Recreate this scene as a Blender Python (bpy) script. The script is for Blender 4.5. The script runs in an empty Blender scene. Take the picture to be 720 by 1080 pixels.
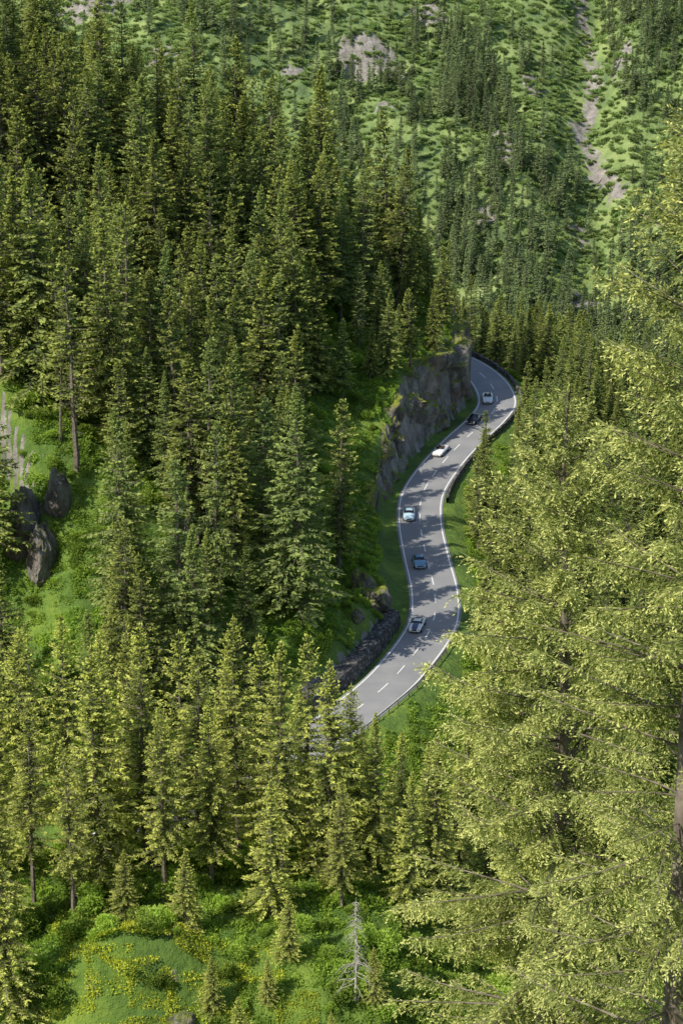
import bpy, math, numpy as np
from mathutils import Vector, Matrix
rng=np.random.default_rng(7)
scene=bpy.context.scene
# ---------------------------------------------------------------- helpers
def link(o,parent=None):
    scene.collection.objects.link(o)
    if parent: o.parent=parent
    return o
def mesh_np(name,V,F,mats=(),mi=None,attrs=None,smooth=False):
    V=np.asarray(V,dtype=np.float32); F=np.asarray(F,dtype=np.int32)
    me=bpy.data.meshes.new(name); k=F.shape[1]
    me.vertices.add(len(V)); me.vertices.foreach_set('co',V.ravel())
    me.loops.add(F.size); me.loops.foreach_set('vertex_index',F.ravel())
    me.polygons.add(len(F)); me.polygons.foreach_set('loop_start',np.arange(len(F),dtype=np.int32)*k)
    for m in mats: me.materials.append(m)
    if mi is not None: me.polygons.foreach_set('material_index',np.asarray(mi,dtype=np.int32))
    me.update(calc_edges=True)
    if attrs:
        for a,d in attrs.items():
            at=me.attributes.new(a,'FLOAT','POINT'); at.data.foreach_set('value',np.asarray(d,dtype=np.float32))
    me.polygons.foreach_set('use_smooth',np.full(len(F),smooth))
    return me
def sst(a,b,x):
    t=np.clip((x-a)/(b-a),0,1); return t*t*(3-2*t)
def smax(a,b,k=6.0):
    h=np.clip(.5+.5*(a-b)/k,0,1); return b+(a-b)*h+k*h*(1-h)
_lat=np.random.default_rng(3).random((256,256))
def vnoise(x,y,s):
    x=x/s+100.3; y=y/s+57.7
    xi=np.floor(x).astype(int); yi=np.floor(y).astype(int)
    fx=x-xi; fy=y-yi; fx=fx*fx*(3-2*fx); fy=fy*fy*(3-2*fy)
    a=_lat[xi%256,yi%256]; b=_lat[(xi+1)%256,yi%256]; c=_lat[xi%256,(yi+1)%256]; d=_lat[(xi+1)%256,(yi+1)%256]
    return (a*(1-fx)+b*fx)*(1-fy)+(c*(1-fx)+d*fx)*fy-.5
def fbm(x,y,s,o=4):
    r=0;a=1.0
    for i in range(o):
        r=r+a*vnoise(x+i*31.7,y-i*17.3,s); s/=2.1; a*=.5
    return r
def norm(a): return a/np.maximum(np.linalg.norm(a,axis=-1,keepdims=True),1e-9)
# ---------------------------------------------------------------- materials
def newmat(name):
    m=bpy.data.materials.new(name); m.use_nodes=True; nt=m.node_tree; nt.nodes.clear()
    out=nt.nodes.new('ShaderNodeOutputMaterial'); return m,nt,out
def N(nt,t,**k):
    n=nt.nodes.new(t)
    for a,b in k.items(): setattr(n,a,b)
    return n
def mixc(nt,fac,a,b,bt='MIX'):
    n=nt.nodes.new('ShaderNodeMix'); n.data_type='RGBA'; n.blend_type=bt
    for idx,v in ((0,fac),(6,a),(7,b)):
        if hasattr(v,'is_output'): nt.links.new(v,n.inputs[idx])
        elif idx==0: n.inputs[0].default_value=v
        else: n.inputs[idx].default_value=(*v,1)
    return n.outputs[2]
def ramp(nt,src,stops):
    r=nt.nodes.new('ShaderNodeValToRGB'); nt.links.new(src,r.inputs[0])
    e=r.color_ramp.elements
    while len(e)<len(stops): e.new(.5)
    for i,(p,c) in enumerate(stops):
        e[i].position=p; e[i].color=(c,c,c,1) if isinstance(c,(int,float)) else (*c,1)
    return r.outputs[0]
def noise(nt,scale,detail=4,vec=None,rough=.55,stretch=None):
    n=nt.nodes.new('ShaderNodeTexNoise'); n.inputs['Scale'].default_value=scale; n.inputs['Detail'].default_value=detail
    n.inputs['Roughness'].default_value=rough
    vec=nt.nodes.new('ShaderNodeNewGeometry').outputs['Position']
    if stretch:
        mp=nt.nodes.new('ShaderNodeMapping'); mp.inputs['Scale'].default_value=stretch; nt.links.new(vec,mp.inputs[0]); vec=mp.outputs[0]
    nt.links.new(vec,n.inputs['Vector']); return n.outputs['Fac']
def foliage(name,dark,light,transl=.35,var=.35,alt=None):
    m,nt,out=newmat(name)
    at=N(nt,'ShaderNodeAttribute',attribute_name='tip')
    c=mixc(nt,at.outputs['Fac'],dark,light)  # pale new-growth tips, brightened further so sunlight is partly in the colour
    oi=N(nt,'ShaderNodeObjectInfo')
    if alt: 
        c=mixc(nt,ramp(nt,oi.outputs['Random'],[(0.45,0),(1,.8)]),c,alt)
    mr=N(nt,'ShaderNodeMapRange'); nt.links.new(oi.outputs['Random'],mr.inputs[0]); mr.inputs[3].default_value=1-var; mr.inputs[4].default_value=1+var
    hs=N(nt,'ShaderNodeHueSaturation'); nt.links.new(mr.outputs[0],hs.inputs['Value']); nt.links.new(c,hs.inputs['Color'])
    d=N(nt,'ShaderNodeBsdfDiffuse'); t=N(nt,'ShaderNodeBsdfTranslucent'); x=N(nt,'ShaderNodeMixShader'); x.inputs[0].default_value=transl
    nt.links.new(hs.outputs[0],d.inputs[0]); 
    tc=mixc(nt,1.0,hs.outputs[0],(1.2,1.12,.6),'MULTIPLY'); nt.links.new(tc,t.inputs[0])
    nt.links.new(d.outputs[0],x.inputs[1]); nt.links.new(t.outputs[0],x.inputs[2]); nt.links.new(x.outputs[0],out.inputs[0])
    return m
def principled(name,col,rough=.6,metal=0,bump=None,coat=0):
    m,nt,out=newmat(name); p=N(nt,'ShaderNodeBsdfPrincipled'); nt.links.new(p.outputs[0],out.inputs[0])
    p.inputs['Roughness'].default_value=rough; p.inputs['Metallic'].default_value=metal; p.inputs['Coat Weight'].default_value=coat
    if callable(col): nt.links.new(col(nt),p.inputs['Base Color'])
    else: p.inputs['Base Color'].default_value=(*col,1)
    if bump:
        b=N(nt,'ShaderNodeBump'); b.inputs['Strength'].default_value=bump[1]; b.inputs['Distance'].default_value=bump[2]
        nt.links.new(bump[0](nt),b.inputs['Height']); nt.links.new(b.outputs[0],p.inputs['Normal'])
    return m
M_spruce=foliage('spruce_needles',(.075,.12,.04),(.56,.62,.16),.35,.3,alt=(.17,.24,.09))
M_sprucebelt=foliage('spruce_needles_painted_sun',(.10,.15,.04),(.80,.84,.22),.4,.15)  # brighter copy of the spruce needles, direct sun painted into the colour
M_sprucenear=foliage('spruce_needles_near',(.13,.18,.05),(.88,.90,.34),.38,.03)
M_sprucefar=foliage('spruce_needles_haze_tint',(.13,.19,.10),(.34,.42,.19),.3,.3)  # lighter, greyer needles: distance haze put into the base colour
M_leaf=foliage('shrub_leaves',(.09,.18,.035),(.42,.56,.10),.4,.4,alt=(.34,.48,.09))
M_leaffar=foliage('shrub_leaves_haze_tint',(.17,.26,.09),(.42,.53,.20),.35,.35,alt=(.20,.30,.12))  # shrub leaves lifted and greyed, haze painted into their colour
M_fern=foliage('fern_leaves',(.09,.19,.035),(.36,.50,.075),.4,.3)
M_moss=foliage('moss_grass_blades',(.20,.29,.03),(.74,.76,.10),.4,.2)
M_bark=principled('spruce_bark',lambda nt:ramp(nt,noise(nt,3,4),[(.3,(.08,.062,.048)),(.7,(.26,.22,.18))]),.9)
M_dead=principled('dead_wood',lambda nt:ramp(nt,noise(nt,3,4),[(.3,(.3,.28,.25)),(.7,(.6,.56,.5))]),.9)
def rockcol(nt):
    a=ramp(nt,noise(nt,.45,8,rough=.7,stretch=(1,1,.45)),[(.34,(.045,.042,.04)),(.47,(.18,.17,.155)),(.56,(.30,.28,.255)),(.68,(.50,.47,.43))])
    b=ramp(nt,noise(nt,.14,3),[(.48,0),(.6,.6)])
    return mixc(nt,b,a,(.22,.15,.11))
def mossycol(nt):
    g=N(nt,'ShaderNodeNewGeometry'); s=N(nt,'ShaderNodeSeparateXYZ'); nt.links.new(g.outputs['Normal'],s.inputs[0])
    f=ramp(nt,s.outputs[2],[(.5,0),(.8,1)])
    moss=ramp(nt,noise(nt,1.5,5),[(.35,(.10,.16,.02)),(.65,(.38,.40,.05))])
    return mixc(nt,f,rockcol(nt),moss)
M_mossy=principled('mossy_rock',mossycol,.95,bump=(lambda nt:noise(nt,1.6,8,rough=.75,stretch=(1,1,.6)),1,.9))
def stonecol(nt):
    v=N(nt,'ShaderNodeTexVoronoi'); v.inputs['Scale'].default_value=1.9; nt.links.new(N(nt,'ShaderNodeNewGeometry').outputs['Position'],v.inputs['Vector'])
    hv=N(nt,'ShaderNodeSeparateColor'); nt.links.new(v.outputs['Color'],hv.inputs[0])
    c=ramp(nt,hv.outputs[0],[(0,(.06,.06,.06)),(1,(.24,.23,.22))])
    e=ramp(nt,v.outputs['Distance'],[(.3,0),(.55,.8)])
    return mixc(nt,e,c,(.025,.025,.025))
M_stone=principled('dry_stone',stonecol,.9,bump=(lambda nt:noise(nt,4,4),1,.15))
def asph(nt):
    a=ramp(nt,noise(nt,.25,4),[(.3,(.235,.24,.25)),(.7,(.305,.305,.31))])
    b=ramp(nt,noise(nt,25,2),[(.3,.85),(.7,1.1)])
    return mixc(nt,1.0,a,b,'MULTIPLY')
M_asph=principled('asphalt',asph,.8)
M_paint=principled('road_paint',lambda nt:ramp(nt,noise(nt,3,4),[(.3,(.65,.65,.63)),(.6,(.85,.85,.83))]),.6)
M_steel=principled('galvanised_steel',(.45,.45,.46),.4,.8)
M_wood=principled('timber_post',(.16,.11,.07),.9)
def terraincol(nt):
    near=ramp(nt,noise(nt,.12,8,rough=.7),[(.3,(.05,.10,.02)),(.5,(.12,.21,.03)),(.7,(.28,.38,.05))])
    far=ramp(nt,noise(nt,.045,8,rough=.78),[(.34,(.09,.14,.06)),(.47,(.17,.25,.08)),(.56,(.26,.34,.11)),(.68,(.36,.42,.17))])  # paler far ground palette, haze mixed into the colour with distance
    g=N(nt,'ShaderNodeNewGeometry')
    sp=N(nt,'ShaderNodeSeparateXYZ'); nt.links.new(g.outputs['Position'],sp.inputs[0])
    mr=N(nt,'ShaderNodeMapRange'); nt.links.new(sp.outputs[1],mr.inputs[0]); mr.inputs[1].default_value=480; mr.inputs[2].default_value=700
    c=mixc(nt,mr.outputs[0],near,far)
    rk=ramp(nt,noise(nt,.3,8,rough=.7),[(.3,(.10,.09,.08)),(.5,(.28,.26,.235)),(.7,(.46,.43,.40))])
    at=N(nt,'ShaderNodeAttribute',attribute_name='rock')
    nn=N(nt,'ShaderNodeMath',operation='ADD'); nt.links.new(at.outputs['Fac'],nn.inputs[0])
    q=ramp(nt,noise(nt,.2,8,rough=.75),[(.3,0),(.7,.85)]); nt.links.new(q,nn.inputs[1])
    f=ramp(nt,nn.outputs[0],[(.85,0),(.95,1)])
    return mixc(nt,f,c,rk)
M_terr=principled('meadow_and_rock',terraincol,.95,bump=(lambda nt:noise(nt,.7,6,rough=.7),1,.9))
# ---------------------------------------------------------------- road spline
C=np.array([(-420,262,-28),(-260,230,-24),(-150,216,-20),(-75,214,-16),(-42,215,-10.5),(-22,220,-5.6),(-6.9,230.8,-2.2),(3.65,245,0),(8.6,256.1,.5),(12.6,269.5,1),(13.5,281.5,1.7),(12.8,296,2.7),
(12.4,309.8,3.7),(13.3,321.9,4.8),(16.9,334.9,6),(21.2,345.9,7.2),(25.8,356.2,8.3),(28.4,364.8,9.3),(27.9,375.1,10.4),(25.0,384,11.5),(20.5,391,12.4),(12,400,13.5),(-2,414,15),(-25,436,17),(-60,462,20),(-120,490,22),(-260,520,24),(-420,540,26)],float)
pts=[]
for i in range(1,len(C)-2):
    p0,p1,p2,p3=C[i-1:i+3]; n=max(4,int(np.linalg.norm(p2-p1)/.6))
    for t in np.arange(n)/n:
        pts.append(.5*((2*p1)+(-p0+p2)*t+(2*p0-5*p1+4*p2-p3)*t*t+(-p0+3*p1-3*p2+p3)*t**3))
R=np.array(pts)
for _ in range(3): R[1:-1]=(R[:-2]+2*R[1:-1]+R[2:])/4
T=np.gradient(R,axis=0); T=norm(T); T2=norm(T[:,:2]); NL=np.stack([-T2[:,1],T2[:,0]],1)
arc=np.concatenate([[0],np.cumsum(np.linalg.norm(np.diff(R,axis=0),axis=1))])
def idx_at(y):
    c=np.where((R[:,0]>-12)&(R[:,1]<395))[0]; return c[np.argmin(abs(R[c,1]-y))]
def nearest(x,y):
    out=np.empty(len(x),int); Q=R[:,:2]
    for i in range(0,len(x),20000):
        d=(x[i:i+20000,None]-Q[None,:,0])**2+(y[i:i+20000,None]-Q[None,:,1])**2
        out[i:i+20000]=np.argmin(d,1)
    return out
def bank(i):
    y=R[i,1]; x=R[i,0]
    wall=2.0*sst(236,241,y)*(1-sst(263,272,y))*(x>-3)
    cliff=(10.5+2*sst(350,372,y))*sst(310,340,y)*(1-sst(396,412,y))*(x>0)
    return 1.0+wall+cliff
def height(x,y):
    x=np.atleast_1d(np.asarray(x,float)); y=np.atleast_1d(np.asarray(y,float))
    i=nearest(x,y); dx=x-R[i,0]; dy=y-R[i,1]; d=np.hypot(dx,dy)
    s=np.where(dx*NL[i,0]+dy*NL[i,1]>0,d,-d); rz=R[i,2]
    a=abs(s)
    B=bank(i)
    up=rz-.12+B*sst(5.4,7.2+.12*B,s)+.50*np.clip(s-6,0,None)
    up=np.where(s>90,up-.2*(s-90),up)
    up=up+sst(0,60,s)*6*(x<-20)
    k=.06+.50*sst(-14,22,x)
    dn=rz-.12-k*np.clip(-s-4.6,0,None)
    dn=np.where((y>400),rz-.12-.55*np.clip(-s-4.6,0,None),dn)
    sh=3.6-.02*(y-187)**2-.7*np.clip(x-3,0,None)+fbm(x,y,12,3)*2
    dn=np.where((s<-5)&(y<400),smax(dn,sh,3)*sst(5,9,-s)+dn*(1-sst(5,9,-s)),dn)
    h=np.where(s>0,up,dn)
    h=h+fbm(x,y,16,5)*3.2*sst(7,18,a)+fbm(x,y,60,3)*8*sst(20,60,a)*(y>225)
    h=h+3.4*np.exp(-(((x+20)/10)**2+((y-173)/4)**2))
    camh=92-.62*y+fbm(x,y,14,3)*1.5
    h=np.where(s<0,smax(h,camh,6),h)
    h=np.where(s<-3,smax(h,-72+0*h+fbm(x,y,50,4)*10,20),h)
    far=-75+.5*(y-760)+fbm(x+300,y,150,6)*38+fbm(x,y,26,4)*8
    far=far-16*np.exp(-((x-112-.1*(y-930))/14)**2)
    far=far+13*np.exp(-(((x-12)/17)**2+((y-948)/7)**2))+11*np.exp(-(((x+108)/18)**2+((y-968)/8)**2))+6*np.exp(-(((x-70)/8)**2+((y-893)/8)**2))
    h=np.where(s<-3,smax(h,far,14),h)
    return h,s
# ---------------------------------------------------------------- terrain
xs=np.concatenate([np.linspace(-700,-220,17)[:-1],np.arange(-220,-84,4.),np.arange(-84,64,1.),np.arange(64,200,3.),np.linspace(200,700,18)])
ys=np.concatenate([np.arange(-60,140,5.),np.arange(140,430,1.),np.arange(430,1030,3.),np.linspace(1030,1700,24)])
X,Y=np.meshgrid(xs,ys); H_,S_=height(X.ravel(),Y.ravel())
V=np.stack([X.ravel(),Y.ravel(),H_],1); nx=len(xs); ny=len(ys)
ii=(np.arange(ny-1)[:,None]*nx+np.arange(nx-1)[None,:]).ravel()
F=np.stack([ii,ii+1,ii+nx+1,ii+nx],1)
rk=np.zeros(len(V))
def blob(cx,cy,rx,ry,s=1):
    global rk
    rk=np.maximum(rk,s*np.exp(-(((V[:,0]-cx)/rx)**2+((V[:,1]-cy)/ry)**2)))
scree=[(112,1040),(117,975),(113,945),(106,925),(112,905),(118,880)]
for (a,b),(c,d) in zip(scree[:-1],scree[1:]):
    for t in np.linspace(0,1,8): blob(a+(c-a)*t,b+(d-b)*t,4.5,7,.85)
rocks=((12,941,19,10),(-113,960,20,10),(-60,985,20,7),(96,812,9,9),(70,885,8,14),(68,905,5,6),(60,850,6,7),(130,840,7,8),(40,985,12,6),(-20,930,9,5),(86,940,5,12),(128,960,6,14),(-80,925,12,5),(100,860,6,8),(20,905,6,5))
for b in rocks: blob(*b,.87)
gz=np.gradient(H_.reshape(ny,nx),ys,axis=0); gx=np.gradient(H_.reshape(ny,nx),xs,axis=1)
sl=np.hypot(gx,gz).ravel(); rk=np.maximum(rk,sst(1.3,2.2,sl)*.8)
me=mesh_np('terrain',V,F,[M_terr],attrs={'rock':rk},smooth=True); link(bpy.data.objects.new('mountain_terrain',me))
# ---------------------------------------------------------------- road
def sweep(prof,i0,i1,closed=True,step=1,jit=0):
    I=np.arange(i0,i1,step); P=np.array(prof); k=len(P); Vv=[]
    for s,z in P:
        Vv.append(np.stack([R[I,0]+NL[I,0]*s,R[I,1]+NL[I,1]*s,R[I,2]+z],1))
    Vv=np.stack(Vv,1)
    if jit: Vv=Vv+np.random.default_rng(5).normal(0,jit,Vv.shape)
    n=len(I); Ff=[]
    kk=k if closed else k-1
    for j in range(kk):
        a=np.arange(n-1)*k+j; b=np.arange(n-1)*k+(j+1)%k
        Ff.append(np.stack([a,b,b+k,a+k],1))
    return Vv.reshape(-1,3),np.concatenate(Ff)
W=3.4
V,F=sweep([(W+.35,-.12),(W+.25,0),(0,.05),(-W-.25,0),(-W-.35,-.12)],0,len(R),False)
road=link(bpy.data.objects.new('road',mesh_np('road',V,F,[M_asph])))
LV=[];LF=[];o=0
def addl(v,f):
    global o
    LV.append(v);LF.append(f+o);o+=len(v)
def crown(s): return .05*(1-abs(s)/(W+.25))+.006
for s in (W-.12,-W+.12): addl(*sweep([(s+.1,crown(s+.1)),(s-.1,crown(s-.1))],0,len(R),False))
a=0
while a<arc[-1]-6:
    i0=np.searchsorted(arc,a); i1=np.searchsorted(arc,a+3.0)
    if i1-i0>=2: addl(*sweep([(.08,crown(.08)),(0,.056),(-.08,crown(.08))],i0,i1+1,False))
    a+=6.5
link(bpy.data.objects.new('road_markings',mesh_np('road_markings',np.concatenate(LV),np.concatenate(LF),[M_paint])))
def strip(name,prof,y0,y1,mat,jit=0):
    V,F=sweep(prof,idx_at(y0),idx_at(y1),True,1,jit)
    return link(bpy.data.objects.new(name,mesh_np(name,V,F,[mat])))
strip('stone_retaining_wall',[(4.4,-.3),(4.5,1.0),(4.62,1.9),(5.3,2.1),(6.9,2.0),(7,-.3)],239,270,M_stone,.06)
strip('stone_parapet_wall',[(-4.1,-1.5),(-4.1,.75),(-4.5,.8),(-4.6,-3)],318,393,M_stone,.03)
g=bpy.data.objects.new('guardrail',None); link(g)
for a,b in ((228,268),):
    i0,i1=idx_at(a),idx_at(b)
    V,F=sweep([(-4.0,.45),(-3.95,.6),(-4.0,.75),(-4.06,.6)],i0,i1); link(bpy.data.objects.new('rail',mesh_np('rail',V,F,[M_steel])),g)
    PV=[];PF=[];o2=0
    for i in range(i0,i1,4):
        c=R[i]+np.array([NL[i,0]*-4.14,NL[i,1]*-4.14,0])
        for q in ((-.06,-.06),(.06,-.06),(.06,.06),(-.06,.06)): PV+= [c+[q[0],q[1],-.8],c+[q[0],q[1],.8]]
        for j in range(4): PF.append([o2+2*j,o2+(2*j+2)%8,o2+(2*j+3)%8,o2+2*j+1])
        PF.append([o2+1,o2+3,o2+5,o2+7]); o2+=8
    link(bpy.data.objects.new('posts',mesh_np('posts',PV,PF,[M_wood])),g)
# cliff
i0,i1=idx_at(309),idx_at(390)+22
I=np.arange(i0,i1); nl=44; Vv=[]
for j in range(nl):
    t=j/(nl-1); Hc=bank(I)+1.4
    z=R[I,2]-.6+np.minimum(t*1.15,1)*Hc
    u=arc[I]
    bul=fbm(u,z*1.3,8,5)*4.2+fbm(u*1.0+90,z*.35,2.6,4)*2.2
    led=np.floor(fbm(u*.6+z*1.1,z*1.5-u*.3,5,2)*5)*.4
    s=5.9+1.6*t+(bul+led)*sst(0,.12,t+.02)*sst(0,6,Hc-1.5)+np.maximum(0,t-.87)*20
    s=np.maximum(s,4.5); z=z+fbm(u,z*0+j*.7,5,3)*2.4*sst(.3,.8,t+0*u)
    Vv.append(np.stack([R[I,0]+NL[I,0]*s,R[I,1]+NL[I,1]*s,z],1))
Vv=np.stack(Vv,1); n=len(I)
ii=(np.arange(n-1)[:,None]*nl+np.arange(nl-1)[None,:]).ravel()
link(bpy.data.objects.new('rock_cliff',mesh_np('rock_cliff',Vv.reshape(-1,3),np.stack([ii,ii+1,ii+nl+1,ii+nl],1),[M_mossy])))
# ---------------------------------------------------------------- trees
def rhombs(P,D,L,Wd,tip,rs,flat=.6):
    n=len(P); D=norm(D)
    U=norm(np.array([0,0,1.])+flat*rs.normal(size=(n,3)))
    S=norm(np.cross(D,U)); L=L[:,None]; Wd=Wd[:,None]
    m=P+D*L*.45; V=np.stack([P,m+S*Wd*.5,P+D*L,m-S*Wd*.5],1).reshape(-1,3)
    F=np.arange(4*n).reshape(n,4)
    tp=np.stack([tip*.7,tip,np.clip(tip*1.3,0,1),tip],1).ravel()
    return V,F,tp
def tube(pts,rad,k=5):
    pts=np.asarray(pts,float); rad=np.asarray(rad,float); Tn=norm(np.gradient(pts,axis=0))
    ref=np.array([1.,0,0]) if abs(Tn[0][0])<.8 else np.array([0,1.,0])
    A=norm(np.cross(Tn,ref)); B=np.cross(Tn,A); a=np.arange(k)*2*math.pi/k
    V=pts[:,None]+rad[:,None,None]*(np.cos(a)[None,:,None]*A[:,None]+np.sin(a)[None,:,None]*B[:,None])
    n=len(pts); i=np.arange(n-1)[:,None]*k; j=np.arange(k)[None,:]; j2=(j+1)%k
    F=np.stack([i+j,i+j2,i+k+j2,i+k+j],-1).reshape(-1,4)
    return V.reshape(-1,3),F
def spruce(name,seed,H,Rm,z0,dz,nb,step,tl,tw,mat,near=False,pw=.8,sparse=0.,dead=True,zmin=0):
    rs=np.random.default_rng(seed); WV=[];WF=[]; ow=0
    def wood(v,f):
        nonlocal ow
        WV.append(v);WF.append(f+ow);ow+=len(v)
    zz=np.linspace(0,H,14); lean=np.cumsum(rs.normal(0,.05,(14,2)),0)
    tr=np.stack([lean[:,0],lean[:,1],zz],1); wood(*tube(tr,.0125*H*(1-zz/H*.96)+.01,8 if near else 6))
    z=z0*H; P=[];D=[];L=[];Tp=[]
    asym=rs.uniform(0,6.28); lobes=rs.uniform(0,6.28,3)
    while z<H-.15:
        q=z/H; d=(H-z)
        env=Rm*min(1,(d/(H*(1-z0)))**pw)*(.8+.2*min(1,(z-z0*H)/(.12*H)+.3))
        if near: env=Rm*(1-math.exp(-d/(.28*H)))*1.02
        for b in range(nb if d>1.2 else 4):
            if rs.random()<sparse: continue
            a=rs.uniform(0,6.28)
            r=env*rs.uniform(.55,1.12)*(1+.12*math.cos(a-asym))*(1+.10*math.sin(3*a+z*.7+lobes[0]))+.12
            if rs.random()<.06: r*=1.18
            e0=-.12+.85*q**2+rs.normal(0,.08); dr=.42*(1-q)*rs.uniform(.6,1.3)
            if near: e0=.02+.75*q**2+rs.normal(0,.09); dr=.40*(1-q)*rs.uniform(.6,1.4)
            ns=max(3,int(r/step)); s=(np.arange(ns)+rs.random(ns))/ns*.9+.1
            if near: s=s[s>.22]
            out=np.array([math.cos(a),math.sin(a),0]); lat=np.array([-math.sin(a),math.cos(a),0]); curve=rs.normal(0,.12)
            def bp(s):
                s=np.asarray(s)[:,None]; c=np.array([np.interp(z,zz,lean[:,0]),np.interp(z,zz,lean[:,1]),z])
                return c+out*r*s+lat*curve*r*s*s+np.array([0,0,1.])*r*(e0*s-dr*s*s+.5*dr*s**4)
            if near or r>1.0:
                sb=np.linspace(0,1,6 if near else 3); br=(.009 if near else .016)*r*(1-sb*.85)+.003
                wood(*tube(bp(sb),br,4 if near else 3))
            if len(s)==0: continue
            p=bp(s); tp=np.clip(s**1.4*rs.uniform(.5,1.1)+rs.normal(0,.12,len(s)),0,1)
            sc=min(1,.3+r/Rm)
            for side in (-1,1,0):
                m=len(s)
                if side==0:
                    dd=out*rs.uniform(-.1,.5,(m,1))+lat*rs.normal(0,.35,(m,1))+np.array([0,0,-1.])*rs.uniform(.2,1,(m,1))
                    ll=tl*rs.uniform(.4,1.0,m)*.75*sc
                    if q>.8: dd[:,2]*=-.4
                else:
                    dd=out*rs.uniform(.35,.9,(m,1))+side*lat*rs.uniform(.5,1,(m,1))+np.array([0,0,1.])*rs.uniform(-.5,.12,(m,1))
                    if near: dd[:,2]-=rs.uniform(0,.4,m)
                    ll=tl*rs.uniform(.6,1.25,m)*(.35+.65*np.sqrt(1-s*.85))*sc
                P.append(p+rs.normal(0,.03,p.shape));D.append(dd);L.append(ll);Tp.append(tp)
            P.append(bp([.88]));D.append((bp([1.])-bp([.85])));L.append(np.array([r*.2+.15]));Tp.append(np.array([1.]))
        z+=dz*rs.uniform(.6,1.4)*(.55+.45*min(1,d/6))*(1 if z>zmin else 2.2)
    if dead and z0>.12:
        for _ in range(int(14)):
            zb=rs.uniform(.06,z0+.03)*H; a=rs.uniform(0,6.28); l=rs.uniform(.5,1.9)
            wood(*tube(np.array([[0,0,zb],[l*math.cos(a)*.6,l*math.sin(a)*.6,zb-.1*l],[l*math.cos(a),l*math.sin(a),zb-.3*l]]),[.035,.02,.008],3))
    P=np.concatenate(P);D=norm(np.concatenate(D));L=np.concatenate(L);Tp=np.concatenate(Tp)
    P=np.concatenate([P,[[lean[-1,0],lean[-1,1],H-.4]]]);D=np.concatenate([D,[[0,0,1.]]]);L=np.concatenate([L,[.8]]);Tp=np.concatenate([Tp,[1]])
    if near:
        cnt=np.maximum(2,(L/.038).astype(int)); ix=np.repeat(np.arange(len(P)),cnt)
        st=np.cumsum(cnt)-cnt; t=(np.arange(len(ix))-st[ix]+rs.random(len(ix)))/cnt[ix]
        S=norm(np.cross(D,[0,0,1.])+1e-4)
        pp=P[ix]+D[ix]*(L[ix]*t)[:,None]; pp[:,2]-=.3*L[ix]*t*t
        sg=rs.choice([-1.,1.],len(ix))[:,None]
        dd=D[ix]*rs.uniform(.45,1,(len(ix),1))+S[ix]*sg*rs.uniform(.25,.9,(len(ix),1))+rs.normal(0,.25,(len(ix),3))
        ll=rs.uniform(.06,.15,len(ix))*(1.15-.4*t); ww=ll*0+rs.uniform(.024,.042,len(ix))
        tt=np.clip((Tp[ix]*.65+.55*t)*rs.uniform(.4,1.3,len(ix)),0,1)
        V,F,tp=rhombs(pp,dd,ll,ww,tt,rs,.7)
        V2,F2,tp2=rhombs(P,D,L,L*.0+.03,Tp*.2,rs,.7)
        F=np.concatenate([F,F2+len(V)]);V=np.concatenate([V,V2]);tp=np.concatenate([tp,tp2])
    else:
        V,F,tp=rhombs(P,D,L,tw*rs.uniform(.7,1.3,len(P)),Tp,rs,.75)
    WV=np.concatenate(WV);WF=np.concatenate(WF)
    VV=np.concatenate([V,WV]);F_=np.concatenate([F,WF+len(V)])
    me=mesh_np(name,VV,F_,[mat,M_bark],np.concatenate([np.zeros(len(F)),np.ones(len(WF))]),{'tip':np.concatenate([tp,np.zeros(len(WV))])})
    return me
T_f=[spruce('spruce_a',1,27,4.3,.22,.46,7,.34,.86,.25,M_spruce),
     spruce('spruce_b',2,27,3.6,.28,.48,6,.34,.80,.24,M_spruce,pw=.7,sparse=.1),
     spruce('spruce_c',3,27,5.2,.08,.46,7,.36,.95,.27,M_spruce,pw=.9),
     spruce('spruce_d',4,27,2.9,.32,.55,5,.34,.75,.22,M_spruce,pw=.6,sparse=.3),
     spruce('spruce_i',14,27,3.6,.15,.50,6,.34,.85,.24,M_spruce,pw=.55,sparse=.2),
     spruce('spruce_j',15,27,4.7,.18,.46,7,.35,.85,.25,M_spruce,pw=1.0)]
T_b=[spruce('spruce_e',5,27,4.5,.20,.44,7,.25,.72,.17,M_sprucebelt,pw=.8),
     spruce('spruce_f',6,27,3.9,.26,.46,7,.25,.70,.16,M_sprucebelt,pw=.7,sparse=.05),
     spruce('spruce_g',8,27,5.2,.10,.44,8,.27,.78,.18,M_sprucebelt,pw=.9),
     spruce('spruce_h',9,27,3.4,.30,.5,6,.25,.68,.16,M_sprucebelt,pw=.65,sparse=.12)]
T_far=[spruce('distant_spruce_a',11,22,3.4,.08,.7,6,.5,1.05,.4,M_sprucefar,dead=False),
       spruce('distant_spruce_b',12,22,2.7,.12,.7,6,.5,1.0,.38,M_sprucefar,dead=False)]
def bushmesh(name,seed,n,rx,rz,ls,lw,mat,up=.5,lumps=7):
    rs=np.random.default_rng(seed); c=np.stack([rs.uniform(-.6,.6,lumps)*rx,rs.uniform(-.6,.6,lumps)*rx,rs.uniform(.1,.65,lumps)*rz],1)
    rr=rs.uniform(.3,.55,lumps); k=rs.integers(0,lumps,n); d=norm(rs.normal(size=(n,3))); d[:,2]=abs(d[:,2])*1.0-.15
    rad=rr[k]*rs.uniform(.75,1.05,n)
    P=c[k]+d*rad[:,None]*np.array([rx,rx,rz])
    D=d+rs.normal(0,.6,(n,3))+np.array([0,0,up])
    V,F,tp=rhombs(P,D,ls*rs.uniform(.6,1.3,n),lw*rs.uniform(.7,1.3,n),np.clip(P[:,2]/rz*.8+rs.normal(0,.15,n),0,1),rs,1.0)
    return mesh_np(name,V,F,[mat],attrs={'tip':tp})
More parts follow.
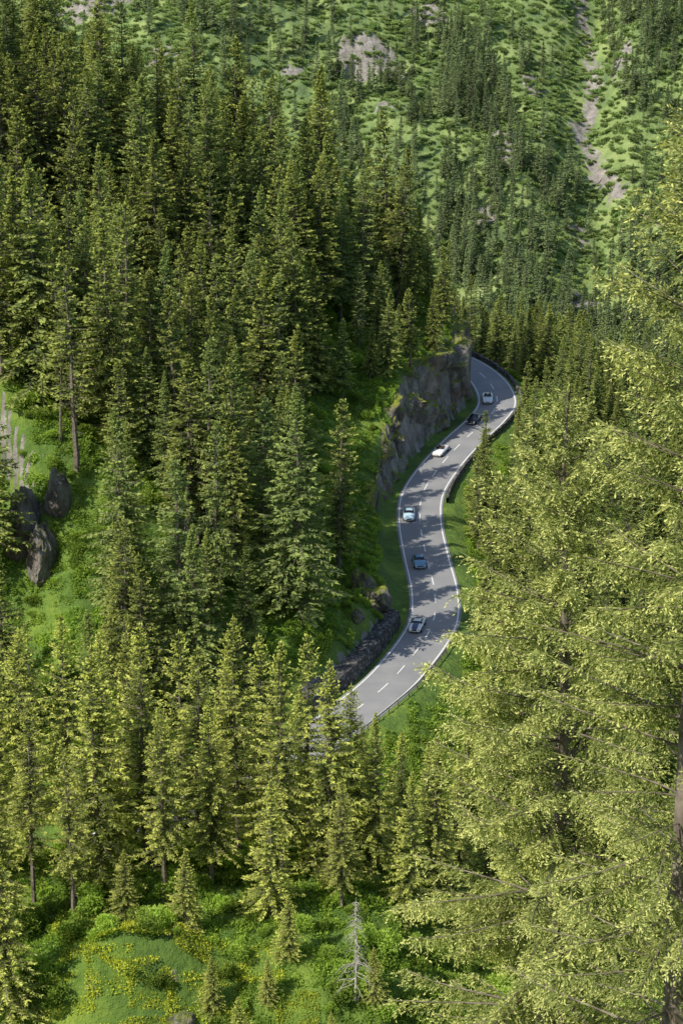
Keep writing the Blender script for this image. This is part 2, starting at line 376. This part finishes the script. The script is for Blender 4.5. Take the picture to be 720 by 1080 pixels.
B_bush=bushmesh('shrub',21,1500,1.5,1.8,.26,.14,M_leaf)
B_bush2=bushmesh('shrub_b',22,1500,1.3,2.4,.25,.13,M_leaf,lumps=9)
B_far=bushmesh('distant_shrub',23,420,2.6,1.3,.75,.5,M_leaffar,lumps=11)
B_far2=bushmesh('distant_shrub_b',24,420,2.2,1.9,.7,.5,M_leaffar,lumps=9)
rs=np.random.default_rng(31); n=1300
P=np.stack([rs.uniform(-2.3,2.3,n),rs.uniform(-2.3,2.3,n),rs.uniform(-.35,.15,n)],1); Dn=np.stack([rs.normal(0,.7,n),rs.normal(0,.7,n),rs.uniform(.2,1,n)],1)
P[:,2]+=fbm(P[:,0]*3,P[:,1]*3,3.5,2)*.8
V,F,tp=rhombs(P,Dn,rs.uniform(.25,.6,n),rs.uniform(.09,.2,n),np.clip(rs.normal(.5,.28,n)+P[:,2],0,1),rs,.8)
B_fern=mesh_np('fern_patch',V,F,[M_fern],attrs={'tip':tp})
V,F,tp=rhombs(P*np.array([1,1,.5]),Dn,rs.uniform(.15,.32,n),rs.uniform(.09,.2,n),np.clip(rs.normal(.55,.28,n)+P[:,2],0,1),rs,.8)
B_moss=mesh_np('moss_patch',V,F,[M_moss],attrs={'tip':tp})
def place(name,me,x,y,s=1,rot=None,dz=-.2,z=None,sx=1):
    if z is None: z=float(height([x],[y])[0][0])
    o_=bpy.data.objects.new(name,me); o_.location=(x,y,z+dz); o_.rotation_euler=(0,0,rng.uniform(0,6.28) if rot is None else rot); o_.scale=(s*sx,s*sx,s); return link(o_)
belt=[(-36,188,25,2),(-33,199,26,1),(-30.5,184,22,3),(-28,194,27,0),(-24.5,186,26,2),(-22,200,25,1),(-20,190,27,0),(-17.5,183,21,1),(-15,196,23,3),(-13,187,20,0),
(-10.5,192,27,1),(-8.5,201,26,0),(-6,188,26,0),(-3.5,196,25,3),(-1.5,189,24,2),(1.2,195,20,1),(-26,206,27,0),(-38,206,27,0),(-12,208,25,2),(-31,170,18,2),(3.5,190,18,2),
(-41,195,27,1),(-18,208,27,3),(-4.5,207,21,0),(6.5,201,18,0),(9.5,194,19,2),(5.5,211,15,2),(11,208,17,1),(13.5,216,17,0),(10,222,12,2),(15,228,13,2),(16,200,21,1),(18,236,14,0),(19,247,13,2),(18,188,22,2),(21,258,13,1),
(-21,212.5,15,2),(-17.5,213,14,2),(-14,215,15,2),(-24,210,16,2),(-33,178,20,0),(-26,180,19,3),(-7,181,15,2),(0,183,14,0),(-36,176,20,1),(7,185,17,2),(2,204,17,2),(-10,216,13,2)]
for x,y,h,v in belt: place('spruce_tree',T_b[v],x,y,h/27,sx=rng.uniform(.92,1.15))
src=[place('spruce_tree',T_f[v],x,y,h/27) for x,y,h,v in ((-24,232,24,0),(-30,229,20,1),(-18,236,26,2),(-37,229,20,3),(-27,238,23,4),(-12,243,20,5))]
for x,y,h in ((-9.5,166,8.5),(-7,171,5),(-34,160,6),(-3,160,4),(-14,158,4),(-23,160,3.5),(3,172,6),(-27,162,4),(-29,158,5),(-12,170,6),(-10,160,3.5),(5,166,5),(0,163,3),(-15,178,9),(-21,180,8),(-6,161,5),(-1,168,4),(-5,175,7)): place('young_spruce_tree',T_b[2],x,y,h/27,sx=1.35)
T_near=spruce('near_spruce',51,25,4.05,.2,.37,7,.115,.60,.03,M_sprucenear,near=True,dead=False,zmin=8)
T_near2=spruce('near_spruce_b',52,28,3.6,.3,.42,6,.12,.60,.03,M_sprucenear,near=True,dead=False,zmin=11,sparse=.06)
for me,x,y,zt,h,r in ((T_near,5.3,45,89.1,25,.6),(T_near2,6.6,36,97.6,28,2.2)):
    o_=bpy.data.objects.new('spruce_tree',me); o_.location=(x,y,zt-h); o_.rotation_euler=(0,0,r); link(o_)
# dead tree
rs=np.random.default_rng(61); VV=[];FF=[];oo=0
def aw(v,f):
    global oo
    VV.append(v);FF.append(f+oo);oo+=len(v)
aw(*tube([[0,0,0],[.1,0,4],[0,.1,8],[.05,.1,11]],[.16,.12,.07,.02],6))
for _ in range(90):
    z=rs.uniform(2,10.6); a=rs.uniform(0,6.28); l=(11.5-z)*.22*rs.uniform(.5,1.2)+.3
    c=np.array([math.cos(a),math.sin(a)])
    aw(*tube([[0,0,z],[c[0]*l*.6,c[1]*l*.6,z-.15*l],[c[0]*l,c[1]*l,z-.55*l]],[.04,.025,.01],3))
    aw(*tube([[c[0]*l*.6,c[1]*l*.6,z-.15*l],[c[0]*l*.7+c[1]*.3,c[1]*l*.7-c[0]*.3,z-.6*l]],[.02,.008],3))
place('dead_spruce_tree',mesh_np('dead_tree',np.concatenate(VV),np.concatenate(FF),[M_dead]),1.3,172,1)
# ---------------------------------------------------------------- scatter
def scatter(name,objs,P,scl,var,sx=None,tilt=0.06,rot=None):
    n=len(P); me=bpy.data.meshes.new(name); me.vertices.add(n); me.vertices.foreach_set('co',np.asarray(P,np.float32).ravel())
    if rot is None: rot=np.stack([rng.normal(0,tilt*.5,n),rng.normal(0,tilt*.5,n),rng.uniform(0,6.28,n)],1)
    w=rng.uniform(.85,1.25,n) if sx is None else sx
    sc=np.stack([scl*w,scl*w,scl],1)
    for nm,d in (('rot',rot),('scl',sc)):
        a=me.attributes.new(nm,'FLOAT_VECTOR','POINT'); a.data.foreach_set('vector',d.astype(np.float32).ravel())
    a=me.attributes.new('var','INT','POINT'); a.data.foreach_set('value',np.asarray(var,np.int32))
    ob=link(bpy.data.objects.new(name,me))
    ng=bpy.data.node_groups.new(name,'GeometryNodeTree')
    ng.interface.new_socket('Geometry',in_out='INPUT',socket_type='NodeSocketGeometry'); ng.interface.new_socket('Geometry',in_out='OUTPUT',socket_type='NodeSocketGeometry')
    gi=ng.nodes.new('NodeGroupInput'); go=ng.nodes.new('NodeGroupOutput'); jn=ng.nodes.new('GeometryNodeJoinGeometry')
    def na(nm,t):
        q=ng.nodes.new('GeometryNodeInputNamedAttribute'); q.data_type=t; q.inputs[0].default_value=nm; return q.outputs[0]
    r=na('rot','FLOAT_VECTOR'); s=na('scl','FLOAT_VECTOR'); v=na('var','INT')
    for k,so in enumerate(objs):
        oi=ng.nodes.new('GeometryNodeObjectInfo'); oi.transform_space='ORIGINAL'; oi.inputs['Object'].default_value=so; oi.inputs['As Instance'].default_value=True
        cp=ng.nodes.new('FunctionNodeCompare'); cp.data_type='INT'; cp.operation='EQUAL'
        ci=[i for i in cp.inputs if i.enabled and i.type=='INT']
        ng.links.new(v,ci[0]); ci[1].default_value=k
        ip=ng.nodes.new('GeometryNodeInstanceOnPoints')
        ng.links.new(gi.outputs[0],ip.inputs['Points']); ng.links.new(oi.outputs['Geometry'],ip.inputs['Instance'])
        ng.links.new(cp.outputs[0],ip.inputs['Selection']); ng.links.new(r,ip.inputs['Rotation']); ng.links.new(s,ip.inputs['Scale'])
        ng.links.new(ip.outputs[0],jn.inputs[0])
    ng.links.new(jn.outputs[0],go.inputs[0])
    md=ob.modifiers.new('scatter','NODES'); md.node_group=ng
    return ob
def grid(x0,x1,y0,y1,sp):
    gx,gy=np.meshgrid(np.arange(x0,x1,sp),np.arange(y0,y1,sp)); x=gx.ravel()+rng.uniform(-.5,.5,gx.size)*sp; y=gy.ravel()+rng.uniform(-.5,.5,gx.size)*sp
    h,s=height(x,y); return x,y,h,s
x,y,h,s=grid(-120,75,222,480,5.0)
up=(s>0)
p=np.where(up,.64+1.2*fbm(x,y,24,2),0)
p=np.where(up&(s<13)&(y<330),0.0,p)
p=np.where(up&(y>=330)&(s<8.8),0,p)
p=np.where(up&(y>=330)&(s>=8.8),np.maximum(p+.2,.85),p)
p=np.where(up&(s<20)&(y>258)&(y<318),p*.2,p)
p*=1-.97*np.exp(-(((x+35)/13)**2+((y-250)/13)**2)**1.5)
p*=1-.7*np.exp(-(((x+2)/8)**2+((y-318)/13)**2))
p=np.where(up&(y<240)&(x<-4),np.minimum(p,.3),p)
dn=(s<-8)&(y>285); p=np.where(dn,.75,p)
p=np.where((s<-6)&(y<=285)&(x>18),.7,p)
keep=rng.random(len(x))<p; x,y,h,s=[q[keep] for q in (x,y,h,s)]
ht=np.where(s>0,11+22*rng.random(len(x))**.8,rng.uniform(11,17,len(x)))
ht=np.where((s>0)&(s<18)&(y>330),rng.uniform(9,17,len(x)),ht)
ht=np.where((s<-25),ht+5,ht)
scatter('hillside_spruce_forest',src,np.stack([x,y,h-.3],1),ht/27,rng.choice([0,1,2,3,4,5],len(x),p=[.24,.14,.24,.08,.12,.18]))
nf=len(x)
d1=bpy.data.objects.new('distant_spruce_tree',T_far[0]); d2=bpy.data.objects.new('distant_spruce_tree',T_far[1])
for d_,(a,b) in ((d1,(60,930)),(d2,(52,940))):
    d_.location=(a,b,float(height([a],[b])[0][0])-.3); link(d_)
x,y,h,s=grid(-200,210,440,1090,5.0)
p=np.full(len(x),.17)
def db(cx,cy,rx,ry,d):
    global p
    p=np.maximum(p,d*(((x-cx)/rx)**2+((y-cy)/ry)**2<1))
p=np.maximum(p,np.where((y<775)&(s<-30),.6,0))
for b in ((146,965,24,78,1),(34,915,34,24,.75),(56,948,14,36,.9),(62,915,13,46,.85),(66,850,28,44,.85),(86,815,42,30,.85),(100,785,60,25,.9),(20,893,28,20,.75),(-60,930,36,14,.55),(-20,1010,70,18,.4),(150,850,18,34,.5),(130,800,30,24,.75),(0,860,36,20,.6),(-110,1000,40,12,.4)): db(*b)
p*=.75+1.6*fbm(x,y,20,2)
for (a,b) in scree+[(12,938),(-113,960)]: p*=1-np.exp(-(((x-a)/9)**2+((y-b)/14)**2))
keep=(rng.random(len(x))<p)&(s<-12); x,y,h=[q[keep] for q in (x,y,h)]
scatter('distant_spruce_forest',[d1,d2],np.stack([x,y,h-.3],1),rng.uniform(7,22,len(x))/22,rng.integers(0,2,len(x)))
nd=len(x)
d3=bpy.data.objects.new('distant_shrub',B_far); d3.location=(0,900,float(height([0],[900])[0][0])); link(d3)
d4=bpy.data.objects.new('distant_shrub',B_far2); d4.location=(6,903,float(height([6],[903])[0][0])); link(d4)
x,y,h,s=grid(-185,195,730,1055,2.7)
nn=fbm(x,y,34,5); p=sst(-.75,-.05,nn)*.97
for (a,b) in scree+[(12,938),(-113,960),(96,812)]: p*=1-.95*np.exp(-(((x-a)/6)**2+((y-b)/9)**2))
keep=rng.random(len(x))<p; x,y,h,nn=[q[keep] for q in (x,y,h,nn)]
sc=(rng.uniform(.3,.9,len(x))+.35*np.clip(nn,0,1))*rng.choice([1,1.4],len(x),p=[.8,.2])
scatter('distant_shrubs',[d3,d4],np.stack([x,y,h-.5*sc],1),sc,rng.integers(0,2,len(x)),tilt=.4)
b1=place('shrub',B_bush,-20,160,1); b2=place('shrub',B_bush2,-16,163,1)
x,y,h,s=grid(-90,45,145,420,2.6)
p=.46+.6*fbm(x,y,14,3); p=np.where((s>0)&(s<8),.0,p); p=np.where((s<0)&(s>-6.5),0,p); p=np.where((s>=8)&(s<24)&(y>258)&(y<325),.35,p); p=np.where(y<184,p+.2,p)
p*=1-.85*np.exp(-(((x+20)/10)**2+((y-171)/4)**2))
keep=rng.random(len(x))<p; x,y,h,s=[q[keep] for q in (x,y,h,s)]
sc=rng.uniform(.35,1.25,len(x)); sc=np.where(abs(s)<14,sc*.6,sc)
scatter('shrub_undergrowth',[b1,b2],np.stack([x,y,h-.2],1),sc,rng.integers(0,2,len(x)))
f1=place('fern_patch',B_fern,-12,177,1); f2=place('moss_patch',B_moss,-20,172,1)
gx_,gy_=np.meshgrid(np.arange(-90,45,3.6),np.arange(142,400,3.6)); x=gx_.ravel()+rng.uniform(-.6,.6,gx_.size); y=gy_.ravel()+rng.uniform(-.6,.6,gx_.size); h,s=height(x,y)
keep=(s>8)|(s<-7); x,y,h,s=[q[keep] for q in (x,y,h,s)]
e=1.6; hx=(height(x+e,y)[0]-height(x-e,y)[0])/(2*e); hy=(height(x,y+e)[0]-height(x,y-e)[0])/(2*e)
rots=[]
for a,b in zip(hx,hy):
    q=Vector((0,0,1)).rotation_difference(Vector((-a,-b,1)).normalized()).to_matrix()@Matrix.Rotation(rng.integers(0,4)*math.pi/2,3,'Z')
    rots.append(q.to_euler('XYZ')[:])
keep=np.hypot(hx,hy)<1.6; rots=np.array(rots)[keep]; x,y,h=[q[keep] for q in (x,y,h)]
vr=((np.exp(-(((x+20)/13)**2+((y-171)/7)**2))+rng.uniform(-.2,.2,len(x)))>.4).astype(int)
scatter('fern_and_moss_ground_cover',[f1,f2],np.stack([x,y,h+.1],1),rng.uniform(.85,1.0,len(x)),vr,rot=rots,sx=np.ones(len(x)))
# ---------------------------------------------------------------- boulders
def boulder(seed,sx,sy,sz):
    rs=np.random.default_rng(seed); nu,nv=48,30; u=np.linspace(0,2*math.pi,nu,endpoint=False); v=np.linspace(-math.pi/2,math.pi/2,nv)
    U,Vv=np.meshgrid(u,v); d=np.stack([np.cos(U)*np.cos(Vv),np.sin(U)*np.cos(Vv),np.sin(Vv)],-1).reshape(-1,3)
    r=np.ones(len(d))
    for _ in range(26):
        nrm=norm(rs.normal(size=3)); c=rs.uniform(.55,.9); dt=d@nrm; r=np.where(dt>.1,np.minimum(r,c/np.maximum(dt,.1)),r)
    r*=1+.3*fbm(d[:,0]*3+d[:,2]*2+seed,d[:,1]*3-d[:,2],.9,4)
    P=d*r[:,None]*np.array([sx,sy,sz]); i=np.arange(nv-1)[:,None]*nu; j=np.arange(nu)[None,:]; j2=(j+1)%nu
    return mesh_np('boulder',P,np.stack([i+j,i+j2,i+nu+j2,i+nu+j],-1).reshape(-1,4),[M_mossy])
for k,(x_,y_,a,b,c,dz_) in enumerate(((-15,168.8,2.4,1.4,1.1,-.1),(-22,168.3,2.0,1.4,.9,-.1),(5.0,271,2.6,3,2.6,.8),(3.0,276,2.2,3,2.4,.7),(-39,254,2.6,3,6.5,1.0),(-42,258,3,3.5,7,1.2),(-37.5,259,2.2,2.5,5,1.0),(2,262,1.6,1.5,1.3,.3))):
    place('mossy_boulder',boulder(80+k,a,b,c),x_,y_,1,rot=rng.uniform(-.3,.3),dz=dz_)
# ---------------------------------------------------------------- cars
M_glass=principled('car_glass',(.01,.012,.015),.06,0,coat=.5)
M_tyre=principled('tyre',(.015,.015,.015),.9); M_chrome=principled('chrome',(.7,.7,.7),.15,1.0); M_lamp=principled('headlamp',(.75,.75,.7),.1,coat=1); M_seat=principled('car_interior',(.16,.07,.045),.7)
M_plate=principled('number_plate',(.7,.7,.68),.5); M_tail=principled('tail_lamp',(.4,.01,.01),.2)
def loft(secs,mats,mi_fn,name,parent,cap=True,smooth=True,sub=1):
    S=np.array(secs); n,k,_=S.shape; V=S.reshape(-1,3); F=[];mi=[]
    for i in range(n-1):
        for j in range(k-1):
            F.append([i*k+j,i*k+j+1,(i+1)*k+j+1,(i+1)*k+j]); mi.append(mi_fn(i,j))
    me=bpy.data.meshes.new(name); faces=[tuple(f) for f in F]
    if cap: faces+= [tuple(range(k))[::-1],tuple((n-1)*k+j for j in range(k))]; mi+=[mi_fn(-1,0)]*2
    me.from_pydata([tuple(v) for v in V],[],faces)
    for m in mats: me.materials.append(m)
    for p_,q in zip(me.polygons,mi): p_.material_index=q; p_.use_smooth=smooth
    o_=link(bpy.data.objects.new(name,me),parent)
    if sub: 
        md=o_.modifiers.new('sub','SUBSURF'); md.levels=sub; md.render_levels=sub
    return o_
def cyl(name,parent,c,r,w,mat,axis='x',k=20):
    a=np.arange(k)*2*math.pi/k; V=[]
    for sgn in (-1,1):
        for t in a:
            q=(sgn*w/2,math.cos(t)*r,math.sin(t)*r) if axis=='x' else (math.cos(t)*r,sgn*w/2,math.sin(t)*r)
            V.append(tuple(np.array(c)+q))
    F=[(j,(j+1)%k,k+(j+1)%k,k+j) for j in range(k)]+[tuple(range(k))[::-1],tuple(range(k,2*k))]
    me=bpy.data.meshes.new(name); me.from_pydata(V,[],F); me.materials.append(mat); link(bpy.data.objects.new(name,me),parent)
def box(name,parent,c,d,mat):
    V=[(c[0]+a*d[0]/2,c[1]+b*d[1]/2,c[2]+e*d[2]/2) for a in (-1,1) for b in (-1,1) for e in (-1,1)]
    F=[(0,1,3,2),(4,6,7,5),(0,4,5,1),(2,3,7,6),(0,2,6,4),(1,5,7,3)]
    me=bpy.data.meshes.new(name); me.from_pydata(V,[],F); me.materials.append(mat); o_=link(bpy.data.objects.new(name,me),parent)
    md=o_.modifiers.new('b','BEVEL'); md.width=min(d)*.2
def car(y,col,style,off=1.75,stripe=None):
    i=idx_at(y); e=bpy.data.objects.new('classic_sports_car',None); link(e); e.scale=(1.1,1.1,1.1)
    e.location=(R[i,0]+NL[i,0]*off,R[i,1]+NL[i,1]*off,R[i,2]+.03)
    e.rotation_euler=(math.atan2(T[i,2],np.hypot(T[i,0],T[i,1])),0,math.atan2(T[i,1],T[i,0])-math.pi/2)
    paint=principled('car_paint',col,.25,0,coat=1.0)
    L=2.1
    st=[(-L,.62,.38,.5,.52),(-L+.12,.76,.26,.56,.62),(-1.5,.85,.2,.64,.76),(-.9,.86,.18,.68,.82),(-.45,.86,.18,.7,.86),(.4,.86,.18,.7,.86),(1.0,.87,.18,.72,.88),(1.6,.86,.2,.72,.84),(L-.12,.78,.28,.62,.76),(L,.68,.4,.56,.62)]
    secs=[]
    for yy,w,zb,zm,zt in st:
        half=[(w*.55,zb),(w*.97,zb+.05),(w,zm-.12),(w*.98,zm),(w*.86,zt-.03),(w*.45,zt+.0)]
        ring=[(-a,b) for a,b in half]+[(0,zt+.02)]+[(a,b) for a,b in half[::-1]]
        secs.append([(a,yy,b) for a,b in ring])
    mt=[paint,M_tyre] + ([stripe] if stripe else [])
    loft(secs,mt,lambda i_,j: (2 if stripe and j in (5,6) else 0),'body',e)
    if style=='coupe' or style=='race':
        zt=1.22 if style=='coupe' else 1.08
        cs=[(-.55,.70,.84,.70),(-.15,.58,zt-.06,.74),(.15,.55,zt,.76),(.55,.53,zt-.03,.76),(1.0,.5,zt-.14,.74),(1.55,.42,.84,.66)]
        secs=[[(-w2,yy,.80),(-(w2+w)/2,yy,(.8+z)/2+.04),(-w,yy,z-.02),(0,yy,z+.02),(w,yy,z-.02),((w2+w)/2,yy,(.8+z)/2+.04),(w2,yy,.80)] for yy,w,z,w2 in cs]
        def mf(i_,j):
            if i_==0: return 1
            if i_==4: return 1 if j in (2,3) else 0
            if j in (1,4): return 1
            return 0
        loft(secs,[paint,M_glass],mf,'cabin',e,cap=False,sub=1)
    else:
        cs=[(-.5,.66,.84),(-.38,.62,.98),(-.26,.56,1.1)]
        secs=[[(-w,yy+.12,z),(-w*.5,yy,z+.02),(w*.5,yy,z+.02),(w,yy+.12,z)] for yy,w,z in cs]
        loft(secs,[M_glass],lambda a_,b_:0,'windscreen',e,cap=False,sub=0)
        box('cockpit',e,(0,.25,.875),(1.15,.85,.06),M_seat)
        for sx in (-.32,.32): box('seat',e,(sx,.45,.96),(.4,.18,.38),M_seat)
        box('folded_hood',e,(0,.85,.91),(1.1,.25,.1),paint)
    for sx in (-.76,.76):
        for sy in (-1.3,1.28):
            cyl('wheel',e,(sx,sy,.31),.32,.22,M_tyre); cyl('hub',e,(sx*1.02,sy,.31),.18,.23,M_chrome)
        cyl('headlamp',e,(sx*.78,-L+.1,.57),.11,.16,M_lamp,'y')
        box('tail_lamp',e,(sx*.85,L-.06,.6),(.2,.08,.12),M_tail)
        box('mirror',e,(sx*1.15,-.4,.9),(.14,.08,.1),M_chrome)
    box('grille',e,(0,-L+.02,.46),(.7,.08,.14),M_tyre)
    box('front_bumper',e,(0,-L-.03,.36),(1.4,.1,.09),M_chrome); box('rear_bumper',e,(0,L+.02,.42),(1.4,.1,.09),M_chrome)
    box('number_plate',e,(0,-L-.09,.36),(.42,.02,.1),M_plate)
blk=principled('stripe',(.03,.05,.12),.3,coat=1)
car(366,(.78,.86,.88),'open'); car(355,(.012,.012,.014),'coupe'); car(339.5,(.85,.85,.83),'open')
car(312,(.55,.74,.84),'coupe'); car(292.5,(.12,.28,.44),'coupe',1.4); car(268.5,(.86,.86,.84),'race',1.9,blk)
# ---------------------------------------------------------------- light
to_sun=Vector((-.56,-.44,.70)).normalized()
el=math.asin(to_sun.z); az=math.atan2(to_sun.x,to_sun.y)
w=bpy.data.worlds.new('World'); scene.world=w; w.use_nodes=True; nt=w.node_tree
sky=nt.nodes.new('ShaderNodeTexSky'); sky.sky_type='NISHITA'; sky.sun_disc=False; sky.sun_elevation=el; sky.sun_rotation=az
bg=nt.nodes['Background']; nt.links.new(sky.outputs[0],bg.inputs[0]); bg.inputs[1].default_value=.15
sl_=bpy.data.lights.new('sun','SUN'); sl_.energy=5; sl_.angle=math.radians(.5); sl_.color=(1,.93,.80)
so=bpy.data.objects.new('sun',sl_); so.rotation_euler=(-to_sun).to_track_quat('-Z','Y').to_euler(); link(so)
cam=bpy.data.cameras.new('camera'); co=bpy.data.objects.new('camera',cam); link(co)
co.location=(0,0,100); co.rotation_euler=(math.radians(73),0,0)
cam.sensor_fit='VERTICAL'; cam.sensor_height=24; cam.lens=2166/1080*24; cam.clip_end=4000; cam.clip_start=.5
scene.camera=co
scene.view_settings.view_transform='Standard'; scene.view_settings.look='None'; scene.view_settings.exposure=0
print('FOREST',nf,nd)
